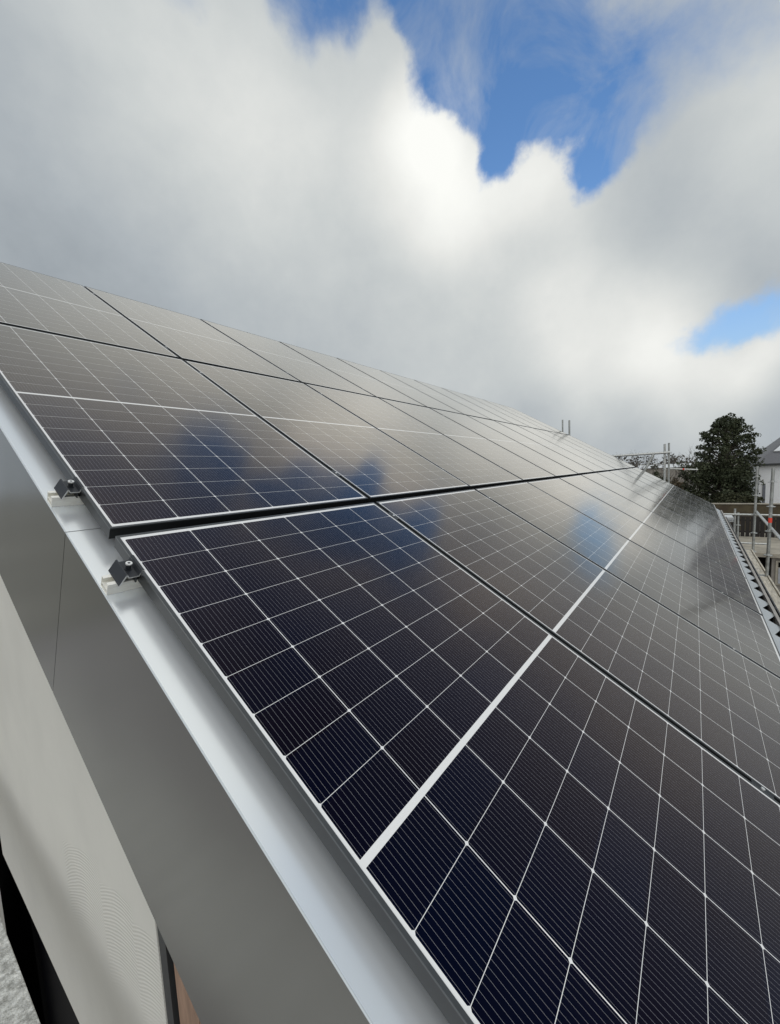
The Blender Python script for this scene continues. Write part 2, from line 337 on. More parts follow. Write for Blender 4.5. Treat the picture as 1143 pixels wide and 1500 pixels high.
    for tp, tcx in ((0.31, (0.74, 0.68, 0.88, 1)), (0.50, (1.0, 0.84, 0.77, 1)), (0.92, (1.0, 0.985, 0.955, 1))):
        ee = te.new(tp); ee.color = tcx
    L(tint.outputs['Color'], gl.inputs['Color'])
    fac = mt('MINIMUM', mt('ADD', mt('MULTIPLY', mt('POWER', lw.outputs['Facing'], 3.5), 1.16), 0.002), 0.84)
    fac = mt('MULTIPLY', fac, mt('SUBTRACT', 1.0, mt('MULTIPLY', white, 0.45)))
    mxs = N('ShaderNodeMixShader'); L(fac, mxs.inputs[0]); L(df.outputs[0], mxs.inputs[1]); L(gl.outputs[0], mxs.inputs[2]); L(mxs.outputs[0], outn.inputs['Surface'])
    return m
M_lam = laminate()
M_back = mat('dark_backsheet', (0.05, 0.052, 0.055), 0.6, 0, 0.05, 5)

# ------------------------------------------------------------------ ground
GZ = -6.2
g = MB(); g.add([(-900,-900,GZ),(1800,-900,GZ),(1800,1800,GZ),(-900,1800,GZ)], [(0,1,2,3)])
tag(g.build('ground', M_ground), kind='structure')
g = MB(); g.add([(-30,-9,GZ+.004),(22,-9,GZ+.004),(22,24,GZ+.004),(-30,24,GZ+.004)], [(0,1,2,3)])
tag(g.build('yard', M_yard), kind='structure')

# ------------------------------------------------------------------ the house under the panels
VT, VB = 5.06, -1.08                      # top and bottom of the slope in roof y
UL = 12.86
ridge = roof(0, VT+.02, -.11)
house = thing('house', 'house under the solar panels with combed grey render on its gable wall', 'house', (0, 0, GZ))
def hb(mb, name, mats, **k):              # house part; geometry is given in world space
    o = mb.build(name, mats, house, **k); o.location = (0, 0, -GZ); return o
b = MB()
def ztop(y): return y * math.tan(PITCH) - .16 if y < ridge.y else (2*ridge.y - y) * math.tan(PITCH) - .16
XW = -.06
def strip(mb, y0, y1, z0, z1=None, x0=XW, th=.16):
    if z1 is not None: poly = [(x0,y0,z0),(x0,y1,z0),(x0,y1,z1),(x0,y0,z1)]
    elif y0 < ridge.y < y1: poly = [(x0,y0,z0),(x0,y1,z0),(x0,y1,ztop(y1)),(x0,ridge.y,ztop(ridge.y)),(x0,y0,ztop(y0))]
    else: poly = [(x0,y0,z0),(x0,y1,z0),(x0,y1,ztop(y1)),(x0,y0,ztop(y0))]
    mb.prism(poly, (th, 0, 0))
strip(b, .735, 1.0, GZ); strip(b, 1.0, 3.2, -1.735); strip(b, 3.2, 5.2, -1.0); strip(b, 5.2, 9.3, GZ)
hb(b, 'gable_wall', M_plaster)
b = MB(); b.box((.9, -.6, GZ), (12.5, 9.25, -.62)); hb(b, 'side_wall', M_wallb)
# long dark window let into the gable, its shade deepened by near-black colour
b = MB()
b.box((.30, .9, -6.15), (.36, .95, -1.6)); b.box((.30, 5.25, -6.15), (.36, 5.3, -.8)); b.box((.30, .95, -6.15), (.36, 5.25, -6.1))
b.box((.30, .95, -1.65), (.36, 3.2, -1.6)); b.box((.30, 3.2, -.85), (.36, 5.25, -.8)); b.box((.30, 3.15, -6.1), (.36, 3.2, -1.65))
b.box((.37, .76, GZ), (.40, 9.0, -.35))  # black sheet added behind the window to keep the opening dark
wf = hb(b, 'window', M_dark)
b = MB(); b.box((.33, .95, -6.1), (.342, 3.15, -1.65)); b.box((.33, 3.2, -6.1), (.342, 5.25, -.85))
p_ = b.build('pane', M_black_glass, wf)
# corner trim, shadow gap and timber boards beside the render
b = MB(); b.box((-.057, .690, GZ), (.10, .733, .2)); hb(b, 'corner_trim', M_win)
b = MB(); y = .668
while y > -.75:
    y0 = max(y - .118, -.75)
    if y - y0 > .02:
        b.prism([(-.05, y0, GZ), (-.05, y, GZ), (-.05, y, y*math.tan(PITCH)-.16), (-.05, y0, y0*math.tan(PITCH)-.16)], (.022, 0, 0))
    y -= .124
hb(b, 'timber_cladding', M_clad)
b = MB(); b.prism([(.012, -.75, GZ), (.012, .7, GZ), (.012, .7, .22), (.012, -.75, -.65)], (.03, 0, 0)); hb(b, 'cladding_backing', M_dark)
# roof covering below the panels (shallow ribbed sheet) and the far slope
b = MB()
prof = []
u = .13
while u < UL:
    prof += [(u, -.125), (u+.115, -.125), (u+.135, -.095), (u+.165, -.095), (u+.185, -.125)]; u += .3345
prof.append((UL, -.125))
vs = []
for (u_, n_) in prof: vs += [roof(u_, VB, n_), roof(u_, VT, n_)]
b.add(vs, [(2*i, 2*i+2, 2*i+3, 2*i+1) for i in range(len(prof)-1)])
hb(b, 'roof_sheet', M_roofu)
b = MB(); r0 = roof(0, VT, -.13)
b.prism([(-.07, r0.y, r0.z), (-.07, 9.6, r0.z-(9.6-r0.y)*math.tan(PITCH)), (-.07, 9.6, r0.z-(9.6-r0.y)*math.tan(PITCH)-.1), (-.07, r0.y, r0.z-.12)], (UL+.07, 0, 0))
hb(b, 'far_slope', M_slate)
b = MB()
b.prism([roof(-.08, 5.035, -.045), roof(-.08, 5.10, -.045), (-.08, ridge.y+.12, ridge.z-.03), (-.08, ridge.y+.12, ridge.z-.05), roof(-.08, 5.09, -.06), roof(-.08, 5.035, -.052)], (UL+.1, 0, 0))
hb(b, 'ridge_cap', M_gutter)
b = MB(); b.prism([roof(UL-.08, VB-.05, -.075), roof(UL-.08, VT, -.075), roof(UL-.08, VT, -.078), roof(UL-.08, VB-.05, -.078)], (.09, 0, 0))
b.prism([roof(UL+.004, VB-.05, -.079), roof(UL+.004, VT, -.079), roof(UL+.004, VT, -.6), roof(UL+.004, VB-.05, -.6)], (.006, 0, 0))
hb(b, 'far_verge', M_sheet)
# eaves: cut sheet, brackets, gutter
U0 = 3.776; TP = .3345
ks = [k for k in range(-12, 40) if -.07 < U0+(k-1)*TP and U0+k*TP < UL-.05]
b = MB()
for k in ks:
    u0, u1 = U0+(k-1)*TP, U0+k*TP
    poly = [roof(u0, -.94, -.074), roof(u1-.0004, -.94, -.074), roof(u1-.0004, -1.11, -.074), roof(u1-.002, -1.195, -.075), roof(u1-.03, -1.198, -.075), roof(u0, -1.11, -.074)]
    b.prism(poly, -(roof(0,0,.0025)-roof(0,0,0)))
hb(b, 'eave_sheet', M_eave)
for k in ks:
    u1 = U0+k*TP
    b = MB()
    b.prism([roof(u1+.006, -1.105, -.082), roof(u1+.036, -1.105, -.082), roof(u1+.036, -1.31, -.135), roof(u1+.006, -1.31, -.135)], -(roof(0,0,.03)-roof(0,0,0)))
    o = hb(b, 'gutter_bracket', M_black)
    b = MB(); b.tube(roof(u1+.11, -1.17, -.10), roof(u1+.11, -1.372, -.172), .007, 6)
    b.build('gutter_strap', M_eave, o)
b = MB(); gc = roof(0, -1.295, -.19); nseg = 10; prof = []
for i in range(nseg+1):
    a = math.pi + math.pi*i/nseg; prof.append((gc.y + .078*math.cos(a), gc.z + .078*math.sin(a)))
for i in range(nseg, -1, -1):
    a = math.pi + math.pi*i/nseg; prof.append((gc.y + .074*math.cos(a), gc.z + .074*math.sin(a)))
b.prism([(-.08, y, z) for y, z in prof], (UL+.1, 0, 0))
b.tube((-.08, gc.y-.078, gc.z), (UL+.02, gc.y-.078, gc.z), .008, 8)
hb(b, 'gutter', M_gutter, smooth=True)
b = MB(); b.prism([(-.055, -.99, -.78), (-.055, -.60, -.78), (-.055, -.60, -.80), (-.055, -.99, -.80)], (UL, 0, 0)); b.box((-.055, -1.0, -.80), (UL-.06, -.98, -.66)); hb(b, 'soffit', M_soffit)

# ------------------------------------------------------------------ verge cladding: two folded sheets with a seam between
XV = -.0842; ND = -.745; NS = -.068
def verge(y0, y1, label):
    t = thing('verge_cladding', label, 'metal cladding', roof(XV, y0, NS), (PITCH, 0, 0), 'folded metal sheets along the verge')
    L_ = y1 - y0
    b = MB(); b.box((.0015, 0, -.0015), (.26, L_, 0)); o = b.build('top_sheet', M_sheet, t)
    b = MB(); ny, nz = max(8, int(L_/.045)), 14; zb = ND-NS; vs = []
    for i in range(ny+1):
        for k in range(nz+1):
            yy, zz = L_*i/ny, zb + (-.0018-zb)*k/nz
            w_ = math.sin(math.pi*k/nz)*min(1, 6*i/ny, 6*(ny-i)/ny)
            ya = yy + y0
            dsp = .0009*math.sin(ya*21 + 1.1*math.sin(zz*5)) * max(0, min(1, (ya-1.0)*1.6)) + .0016*math.sin(ya*4.3 + zz*3.1) + .0010*math.sin(ya*7.9 - zz*6.0 + 1)
            vs.append((dsp*w_*.55, yy, zz))
    b.add(vs, [(i*(nz+1)+k, (i+1)*(nz+1)+k, (i+1)*(nz+1)+k+1, i*(nz+1)+k+1) for i in range(ny) for k in range(nz)])
    front = b; b = MB(); b.box((.0024, 0, zb), (.0036, L_, -.0018)); b.build('front_backing', M_fascia_shade, t); b = front
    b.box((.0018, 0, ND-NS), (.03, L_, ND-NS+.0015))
    b.build('front_sheet', M_fascia_shade, t, smooth=True)
    b = MB(); b.tube((.0011, 0, -.0014), (.0011, L_, -.0014), .0018, 8); b.build('folded_edge', M_edge, t, smooth=True)
    return t
verge(-1.09, 1.1265, 'lower folded grey metal verge sheet beside the nearest solar panel')
verge(1.1295, 5.07, 'upper folded grey metal verge sheet, beyond the dark seam line')
# strip of shadowed backing in the seam
# ------------------------------------------------------------------ mounting rails
RY = {0: (.857, -.715), 1: (1.285, 2.74), 2: (3.27, 4.74)}
RN = {0: 'bottom', 1: 'middle', 2: 'top'}
rail_me = None
for row in RY:
    for j, y in enumerate(RY[row]):
        b = MB()
        for (p, q) in (((-.020, .0), (-.0175, .032)), ((.0175, .0), (.020, .032)), ((-.0175, .0), (.0175, .0025)), ((-.0175, .0295), (-.009, .032)), ((.009, .0295), (.0175, .032)), ((-.0175, .012), (.0175, .014))):
            b.box((0, p[0], p[1]), (UL-.1+.08, q[0], q[1]))
        if row == 0 and j == 0: lab = 'raw aluminium rail whose open end sticks out lowest over the verge sheet'
        elif row == 1 and j == 0: lab = 'raw aluminium rail end sticking out just above the verge seam'
        else: lab = 'aluminium mounting rail under the %s half of the %s row of panels' % ('lower' if (row == 0) == (j == 1) else 'upper', RN[row])
        o = b.build('mounting_rail', M_rail, None, roof(-.0805, y, -.0675), (PITCH, 0, 0))
        tag(o, lab, 'rail', 'mounting rails under the panels')

# ------------------------------------------------------------------ clamps
def end_clamp(y, label):
    t = thing('end_clamp', label, 'clamp', roof(0, y, -.036), (PITCH, 0, 0), 'end clamps at the verge')
    x0 = -.0144
    pts = [(-.062, .002), (-.0475, .0335), (-.0445, .0335), (-.040, .0245), (-.0185, .0245), (-.0125, .0395), (-.006, .0395)]
    pts = [(x0 + .0144 + p[0] + .0, p[1]) for p in pts]
    th = .0036
    b = MB(); H = .034
    b.mat = 0
    # extruded bent strip; the cut ends are bare metal
    off = []
    for i, (x, z) in enumerate(pts):
        a = Vector(pts[max(i-1, 0)]); c = Vector(pts[min(i+1, len(pts)-1)]); d = (c-a).normalized(); nrm = Vector((-d.y, d.x)); off.append((x - nrm.x*th, z - nrm.y*th))
    n = len(pts)
    for i in range(n-1):
        q = [pts[i], pts[i+1], off[i+1], off[i]]
        v = [(x, -H, z) for x, z in q] + [(x, H, z) for x, z in q]
        b.mat = 0; b.add(v, [(0,1,5,4), (2,3,7,6)] + ([(3,0,4,7)] if i == 0 else []) + ([(1,2,6,5)] if i == n-2 else []))
        b.mat = 1; b.add(v, [(0,3,2,1), (4,5,6,7)])
    b.mat = 0; b.box((-.0235, -H+.002, .002), (-.0205, H-.002, .0215))
    b.build('bracket', [M_black, M_bolt], t)
    b = MB(); b.tube((-.0305, 0, .0), (-.0305, 0, .030), .004, 10); b.tube((-.0305, 0, .0247), (-.0305, 0, .0265), .0085, 16); b.tube((-.0305, 0, .0265), (-.0305, 0, .040), .0062, 14)
    bo = b.build('bolt', M_black, t, smooth=True)
    b = MB(); b.tube((-.0305, 0, .0401), (-.0305, 0, .0440), .0078, 16); hd = b.build('bolt_head', M_bolt, bo, smooth=True)
    b = MB(); b.tube((-.0305, 0, .0436), (-.0305, 0, .0443), .0035, 6); b.build('hex_socket', M_black, bo)
    return t
end_clamp(.857, 'black end clamp with silver bolt holding the nearest panel of the bottom row')
end_clamp(1.285, 'black end clamp with silver bolt holding the first panel of the middle row')

ORD = ['first','second','third','fourth','fifth','sixth','seventh','eighth','ninth','tenth','eleventh']
UPIT, VPIT, PW, PH = 1.154, 2.014, 1.134, 1.976
ULEFT = -.0144
b = MB(); b.mat = 0; b.box((-.013, -.03, -.006), (.013, .03, -.0025)); b.mat = 1; b.tube((0, 0, -.0024), (0, 0, .0012), .0055, 12)
b.mat = 0; b.box((-.0085, -.03, -.036), (.0085, .03, -.0062))
mc_me = b.build('mid_clamp', [M_black, M_bolt]); mc_data = mc_me.data; bpy.data.objects.remove(mc_me)
for k in range(1, 9):
    for row in RY:
        for j, y in enumerate(RY[row]):
            o = bpy.data.objects.new('mid_clamp', mc_data); COL.objects.link(o)
            o.location = roof(ULEFT + k*UPIT - .01, y, .0035); o.rotation_euler = (PITCH, 0, 0)
            up = 'lower' if (row == 0) == (j == 1) else 'upper'
            if row == 0: up = 'upper' if j == 0 else 'lower'
            tag(o, 'mid clamp after the %s panel of the %s row, %s rail' % (ORD[k-1], RN[row], up), 'clamp', 'mid clamps between the panels')

# ------------------------------------------------------------------ solar panels
fb = MB(); w, h = PW/2, PH/2; LW = .0078
for (a, c) in (((-w, -h), (-w+LW, h)), ((w-LW, -h), (w, h)), ((-w+LW, -h), (w-LW, -h+LW)), ((-w+LW, h-LW), (w-LW, h))):
    fb.mat = 0; fb.box((a[0], a[1], -.0030), (c[0], c[1], .0014))
LT = .002
for (a, c) in (((-w+.0002, -h+.0002), (-w+LT, h-.0002)), ((w-LT, -h+.0002), (w-.0002, h-.0002)), ((-w+LT, -h+.0002), (w-LT, -h+LT)), ((-w+LT, h-LT), (w-LT, h-.0002))):
    fb.mat = 1; fb.box((a[0], a[1], -.0350), (c[0], c[1], -.0031))
f0 = fb.build('frame', [M_lip, M_side]); fdat = f0.data; bpy.data.objects.remove(f0)
lb = MB(); e = LW - .0005; lb.add([(-w+e, -h+e, 0), (w-e, -h+e, 0), (w-e, h-e, 0), (-w+e, h-e, 0), (-w+e, -h+e, -.004), (w-e, -h+e, -.004), (w-e, h-e, -.004), (-w+e, h-e, -.004)], [(0,1,2,3)])
lb.mat = 1; lb.add([(-w+e, -h+e, -.0002), (w-e, -h+e, -.0002), (w-e, h-e, -.0002), (-w+e, h-e, -.0002), (-w+e, -h+e, -.004), (w-e, -h+e, -.004), (w-e, h-e, -.004), (-w+e, h-e, -.004)], [(7,6,5,4),(0,4,5,1),(1,5,6,2),(2,6,7,3),(3,7,4,0)])
l0 = lb.build('laminate', [M_lam, M_back]); ldat = l0.data; bpy.data.objects.remove(l0)
rnd = random.Random(3)
for row in range(3):
    for c in range(11):
        if c == 0:
            lab = {0: 'nearest dark solar panel, large in the foreground of the bottom row', 1: 'near end solar panel of the middle row beside the verge sheet', 2: 'near end solar panel of the top row under the ridge'}[row]
        elif c == 10: lab = 'solar panel at the far end of the %s row by the scaffold' % RN[row]
        else: lab = 'dark framed solar panel, %s from the near gable in the %s row' % (ORD[c], RN[row])
        t = thing('solar_panel', lab, 'solar panel', roof(ULEFT + PW/2 + c*UPIT, row*VPIT, 0),
                  (PITCH + R(rnd.uniform(-.10, .10)), R(rnd.uniform(-.10, .10)), 0), 'solar panels on the roof slope')
        for nm, dat in (('frame', fdat), ('laminate', ldat)):
            o = bpy.data.objects.new(nm, dat); COL.objects.link(o); o.parent = t

# ------------------------------------------------------------------ scaffold along the eaves
TR = .0242
def pole(name, a, b_, label, rings=(), band=None, m=M_galv, group=None, cat='scaffold pole', r=TR):
    a, b_ = Vector(a), Vector(b_)
    t = thing(name, label, cat, a, (0, 0, 0), group)
    q = MB(); q.pipe((0,0,0), b_-a, r, r*.82); q.build('tube', m, t, smooth=True)
    for f in rings:
        d = (b_-a); p = d*f; dn_ = d.normalized()
        q = MB(); q.tube(p - dn_*.005, p + dn_*.005, .062, 8); q.tube(p + dn_*.005, p + dn_*.03, r*1.22, 12, cap=True); q.build('rosette', M_galv, t)
    if band:
        p, k = (b_-a)*band[0], (b_-a)*band[1]
        q = MB(); q.tube(p, k, r*1.10, 14); q.build('red_band', M_red, t, smooth=True)
    return t
def fr(z, z0, z1): return (z - z0)/(z1 - z0)
EG = 'scaffold poles along the eaves'
for (xb, yb, yt, zb, zt, lab, band) in ((11.77, -1.455, -1.553, GZ, .433, 'farther eaves scaffold pole, all galvanised, standing in front of the dark tree and house corner', None),
                                         (9.05, -1.395, -1.505, GZ, .435, 'nearer eaves scaffold pole with a bright red band below its middle', (-.50, -.415))):
    pole('scaffold_pole', (xb, yb, zb), (xb, yt, zt), lab, [fr(z, zb, zt) for z in (.20, -.22, -.65, -1.07, -1.5, -3.5)], None if not band else [fr(z, zb, zt) for z in band], M_galvd, EG)
# one more of the same run, out of the picture on the right, keeps the guard rail held up
pole('scaffold_pole', (6.33, -1.40, GZ), (6.33, -1.46, .43), 'eaves scaffold pole nearest the viewer, at the guard rail end', [fr(z, GZ, .43) for z in (.2, -.65, -1.5)], None, M_galvd, EG)
q = pole('guard_rail', (11.9, -1.575, -.60), (6.2, -1.49, -.665), 'long pale guard rail tube fixed along the eaves scaffold poles', (), None, M_galv, None, 'guard rail')
pole('ledger_tube', (11.9, -1.54, -1.62), (6.2, -1.50, -1.62), 'scaffold tube running just under the outer edge of the eaves deck', (), None, M_galv, None, 'scaffold tube')
# deck boards
def board(a, b_, label, m=M_plank, group='planks of the eaves scaffold deck'):
    q = MB(); q.box((0, 0, 0), (b_[0]-a[0], b_[1]-a[1], b_[2]-a[2]))
    q.mat = 1
    if b_[0]-a[0] > b_[1]-a[1]:
        for x in (0, b_[0]-a[0]-.04): q.box((x, -.002, -.002), (x+.04, b_[1]-a[1]+.002, b_[2]-a[2]+.003))
    else:
        for y in (0, b_[1]-a[1]-.04): q.box((-.002, y, -.002), (b_[0]-a[0]+.002, y+.04, b_[2]-a[2]+.003))
    o = q.build('scaffold_plank', [m, M_galvd], None, a, bevel=.003); return tag(o, label, 'plank', group)
board((9.14, -1.475, -1.495), (11.70, -1.15, -1.45), 'far plank of the eaves deck, between the two eaves poles')
board((6.50, -1.475, -1.495), (9.10, -1.15, -1.45), 'near plank of the eaves deck, beside the gutter')
for (x0, x1, lab) in ((9.12, 11.72, 'far toe board on the outer edge of the eaves deck'), (6.45, 9.08, 'near toe board on the outer edge of the eaves deck')):
    q = MB(); q.box((0, -.012, -.03), (x1-x0, .012, .02)); tag(q.build('toe_board', M_plank, None, (x0, -1.494, -1.45), bevel=.003), lab, 'toe board', 'toe boards of the eaves deck')
# cross tubes beyond the far gable
pole('cross_tube', (14.0, -.95, -.885), (14.0, -2.9, -.90), 'level pale scaffold tube crossing in front of the fence top', (), None, M_galv, None, 'scaffold tube')
pole('cross_tube', (14.0, -1.3, -1.666), (14.0, -2.05, -1.668), 'lower level scaffold tube crossing over the concrete roof edge', (), None, M_galv, None, 'scaffold tube')
pole('short_post', (14.06, -1.335, -3.6), (14.06, -1.335, -.74), 'taller of two short scaffold posts joined below the dark hedge', (), None, M_galv, 'short posts beyond the far gable', 'scaffold post')
pole('short_post', (14.06, -1.405, -3.6), (14.06, -1.405, -.84), 'shorter of two short scaffold posts, with a round ring, in front of the fence', [fr(-1.19, -3.6, -.84)], None, M_galvd, 'short posts beyond the far gable', 'scaffold post')
q = MB(); q.box((-.4, 0, 0), (.4, .36, .09)); q.box((-.38, .0, -.05), (.38, .34, -.004))
tag(q.build('plank_stack', M_pale, None, (14.6, -1.32, -1.08), bevel=.02), 'white scaffold planks lying by the short posts below the gutter end', 'planks')
# scaffold at the far gable
pole('gable_pole', (13.3, .205, GZ), (13.3, .245, 1.12), 'left tube of the twin scaffold poles at the far gable', [fr(.42, GZ, 1.12)], None, M_galv, 'twin poles at the far gable', r=.029)
pole('gable_pole', (13.3, .105, GZ), (13.3, .150, 1.14), 'right tube of the twin scaffold poles at the far gable', [], None, M_galvd, 'twin poles at the far gable')
pole('gable_ledger', (13.26, 3.4, .845), (13.26, .12, .880), 'level scaffold tube running left from the twin poles to the roof edge', (), None, M_galv, None, 'scaffold tube', r=.034)
pole('gable_brace', (13.24, .50, .86), (13.24, 1.35, -.95), 'slanting scaffold brace between the level tube and the roof edge', (), None, M_galv, None, 'scaffold tube', r=.035)
pole('red_marked_tube', (13.32, .12, .43), (13.32, -.49, .376), 'short level tube with a red mark pointing right from the twin poles', [.97], (.47, .53), M_galv, None, 'scaffold tube', r=.019)
pole('ridge_post', (13.35, 2.94, GZ), (13.35, 2.94, 2.10), 'left one of the two thin posts rising behind the roof slope', (), None, M_galvd, 'two thin posts behind the slope', 'scaffold post', r=.022)
pole('ridge_post', (13.35, 2.74, GZ), (13.35, 2.74, 2.06), 'right one of the two thin posts rising behind the roof slope', (), None, M_galvd, 'two thin posts behind the slope', 'scaffold post', r=.026)
# deck the photographer stands on, along the near gable
NG = 'planks of the gable scaffold deck'
for i, (x1, lab) in enumerate(((-.257, 'mortar splashed scaffold plank beside the dark window at the lower left corner'), )):
    board((x1-.34, -.8, -1.005), (x1, 4.6, -.96), lab, M_splash, NG)

# ------------------------------------------------------------------ neighbour: low flat-roofed building with a fence on it
nb = thing('flat_building', 'low flat-roofed outbuilding with stained concrete roof edge and a dark doorway', 'building', (24, -3, GZ))
def nbp(mb, name, mt_, **k):
    o = mb.build(name, mt_, nb, **k); o.location = (-24, 3, -GZ); return o
q = MB(); q.box((22.4, -9, -3.58), (29, 2.5, -3.40)); nbp(q, 'roof_slab', M_conc, bevel=.01)
q = MB()
q.box((22.6, -2.62, GZ), (29, 2.4, -3.585)); q.box((22.6, -9, GZ), (29, -3.10, -3.585)); nbp(q, 'wall', M_wallb)
q = MB(); q.box((22.9, -3.10, GZ), (23.0, -2.62, -3.585)); nbp(q, 'door', M_dark)
q = MB(); q.box((22.55, -4.3, -4.75), (22.598, -3.22, -3.72)); wf2 = nbp(q, 'window', M_conc)
q = MB(); q.box((22.53, -4.22, -4.68), (22.548, -3.30, -4.02)); q.build('pane', mat('curtained_pane', (.34,.35,.36), .25), wf2)
q = MB(); q.box((22.53, -4.22, -3.98), (22.548, -3.30, -3.78)); q.build('blind', M_dark, wf2)
# fence
fn = thing('board_fence', 'dark stained board fence standing on the flat concrete roof', 'fence', (27, -5, -3.40))
q = MB(); y = -9.0; i = 0
while y < 1.0:
    hh = 1.0 + random.uniform(-.012, .012)
    q.box((0, y+5, .003), (.02, y+5+.155, hh)); y += .19
q.build('boards', M_fence, fn)
q = MB(); q.box((.022, -4.0, .2), (.06, 6.0, .28)); q.box((.022, -4.0, .8), (.06, 6.0, .88)); q.box((-.012, -4.0, 1.0), (.035, 6.0, 1.035)); q.build('rails', M_fence, fn)
q = MB(); y = -8.5
while y < 1.0:
    q.box((.062, y+5-.05, 0), (.16, y+5+.05, 1.02)); y += 1.8
q.build('posts', M_post, fn)
# old stone wall
q = MB(); n = 60; vs = []; fs = []
for i in range(n+1):
    y = -14 + i*18/n; zt = -2.20 + .02*math.sin(i*1.7) + random.uniform(-.015, .015)
    vs += [(0, y, GZ), (0, y, zt), (.4, y, zt), (.4, y, GZ)]
for i in range(n): 
    o_ = 4*i
    for j in range(3): fs.append((o_+j, o_+4+j, o_+5+j, o_+1+j))
q.add([(x, y, z-GZ) for x, y, z in vs], fs)
sw = q.build('stone_wall', M_moss, None, (32, 0, GZ)); tag(sw, 'old mossy brown stone wall behind the dark fence', 'wall')
q = MB(); q.box((-.04, -14, -2.185-GZ), (.44, 4, -2.135-GZ)); q.build('coping', M_conc, sw, bevel=.01)

# ------------------------------------------------------------------ white house
hs = thing('white_house', 'white rendered house with a dark slate roof at the right edge', 'house', (40, -8, GZ))
def hp(mb, name, mt_, par=None, **k):
    o = mb.build(name, mt_, par or hs, **k)
    if par is None: o.location = (-40, 8, -GZ)
    return o
q = MB(); q.box((40, -15, GZ), (49, -4.22, -.02)); hp(q, 'wall', M_white)
ex0, ex1, ey0, ey1, ez = 39.72, 49.3, -15.3, -3.98, .10
rh = 3.6; run = rh/math.tan(R(42)); cxm = (ex0+ex1)/2
A_, B_, C_, D_ = (ex0, ey1, ez), (ex1, ey1, ez), (ex1, ey0, ez), (ex0, ey0, ez); E1, E2 = (cxm, ey1-4.2, ez+4.1), (cxm, ey0+4.2, ez+4.1)
q = MB(); q.add([A_, B_, C_, D_, E1, E2], [(0, 1, 4), (1, 2, 5, 4), (2, 3, 5), (3, 0, 4, 5), (3, 2, 1, 0)]); rf = hp(q, 'roof', M_slate)
q = MB(); q.box((ex0-.09, ey0, ez-.10), (ex0-.002, ey1+.02, ez+.02)); q.box((ex0, ey1+.002, ez-.10), (ex1, ey1+.09, ez+.02)); hp(q, 'gutter', M_win)
# roof window strip on the front slope
def onfront(y, s): # s: 0 eave .. 1 ridge on the front slope
    return Vector((ex0 + (cxm-ex0)*s, y, ez + 4.1*s))
nrm = Vector((-4.1, 0, cxm-ex0)).normalized()
q = MB(); q.prism([onfront(-5.05, .20)+nrm*.02, onfront(-6.0, .42)+nrm*.02, onfront(-6.35, .42)+nrm*.02, onfront(-5.40, .20)+nrm*.02], nrm*.10); hp(q, 'skylight', M_pale)
q = MB(); q.box((39.96, -4.62, -3.0), (39.998, -4.46, -1.36)); hp(q, 'slot_window', mat('grey_slot', (.16,.17,.19), .3))
q = MB(); q.tube((39.93, -4.17, GZ), (39.93, -4.17, -.02), .06, 10); hp(q, 'downpipe', M_win)
# pale low building seen through the foliage left of the house
lw = thing('grey_shed', 'small pale grey shed glimpsed between the tree and the white house', 'shed', (46, -4.1, GZ))
q = MB(); q.box((-2, -1.6, 0), (2, 1.6, 3.0)); q.build('wall', M_white, lw)
q = MB(); q.prism([(-2.2, -1.8, 3.0), (-2.2, 1.8, 3.0), (-2.2, 0, 3.9)], (4.4, 0, 0)); q.build('roof', mat('grey_felt', (.28,.29,.29), .8), lw)

# ------------------------------------------------------------------ foliage
def leaf_clump(mb, c, rx, ry, rz, n, size, rg, shell=.55):
    c = Vector(c)
    for _ in range(n):
        while True:
            p = Vector((rg.uniform(-1, 1), rg.uniform(-1, 1), rg.uniform(-1, 1)))
            if shell*rg.random()**.5 < p.length < 1: break
        p = c + Vector((p.x*rx, p.y*ry, p.z*rz))
        s = size*rg.uniform(.55, 1.35)
        q = Vector((rg.gauss(0, 1), rg.gauss(0, 1), rg.gauss(0, 1)+.5)).normalized().to_track_quat('Z', 'Y')
        a = rg.uniform(0, 6.28); l, w_ = s, s*rg.uniform(.35, .7)
        pts = [Vector((math.cos(a)*l, math.sin(a)*l, 0)), Vector((-math.sin(a)*w_, math.cos(a)*w_, s*.15)), Vector((-math.cos(a)*l, -math.sin(a)*l, 0)), Vector((math.sin(a)*w_, -math.cos(a)*w_, -s*.1))]
        mb.add([p + q @ v for v in pts], [(0, 1, 2, 3)])
def branch(mb, a, b_, r, rg, depth, tips, spread=.55, kids=3):
    a, b_ = Vector(a), Vector(b_)
    midp = (a+b_)/2 + Vector((rg.uniform(-1,1), rg.uniform(-1,1), rg.uniform(-.3,.3)))*(b_-a).length*.08
    mb.tube(a, midp, r, 6, r*.8, cap=False); mb.tube(midp, b_, r*.8, 6, r*.55, cap=False)
    if depth == 0: tips.append(b_); return
    d = b_-a
    for i in range(kids):
        f = rg.uniform(.45, 1.0); st = a + d*f
        nd = (d.normalized() + Vector((rg.gauss(0, spread), rg.gauss(0, spread), rg.gauss(.1, spread*.5)))).normalized()*d.length*rg.uniform(.5, .75)
        branch(mb, st, st+nd, r*.5, rg, depth-1, tips, spread, kids)
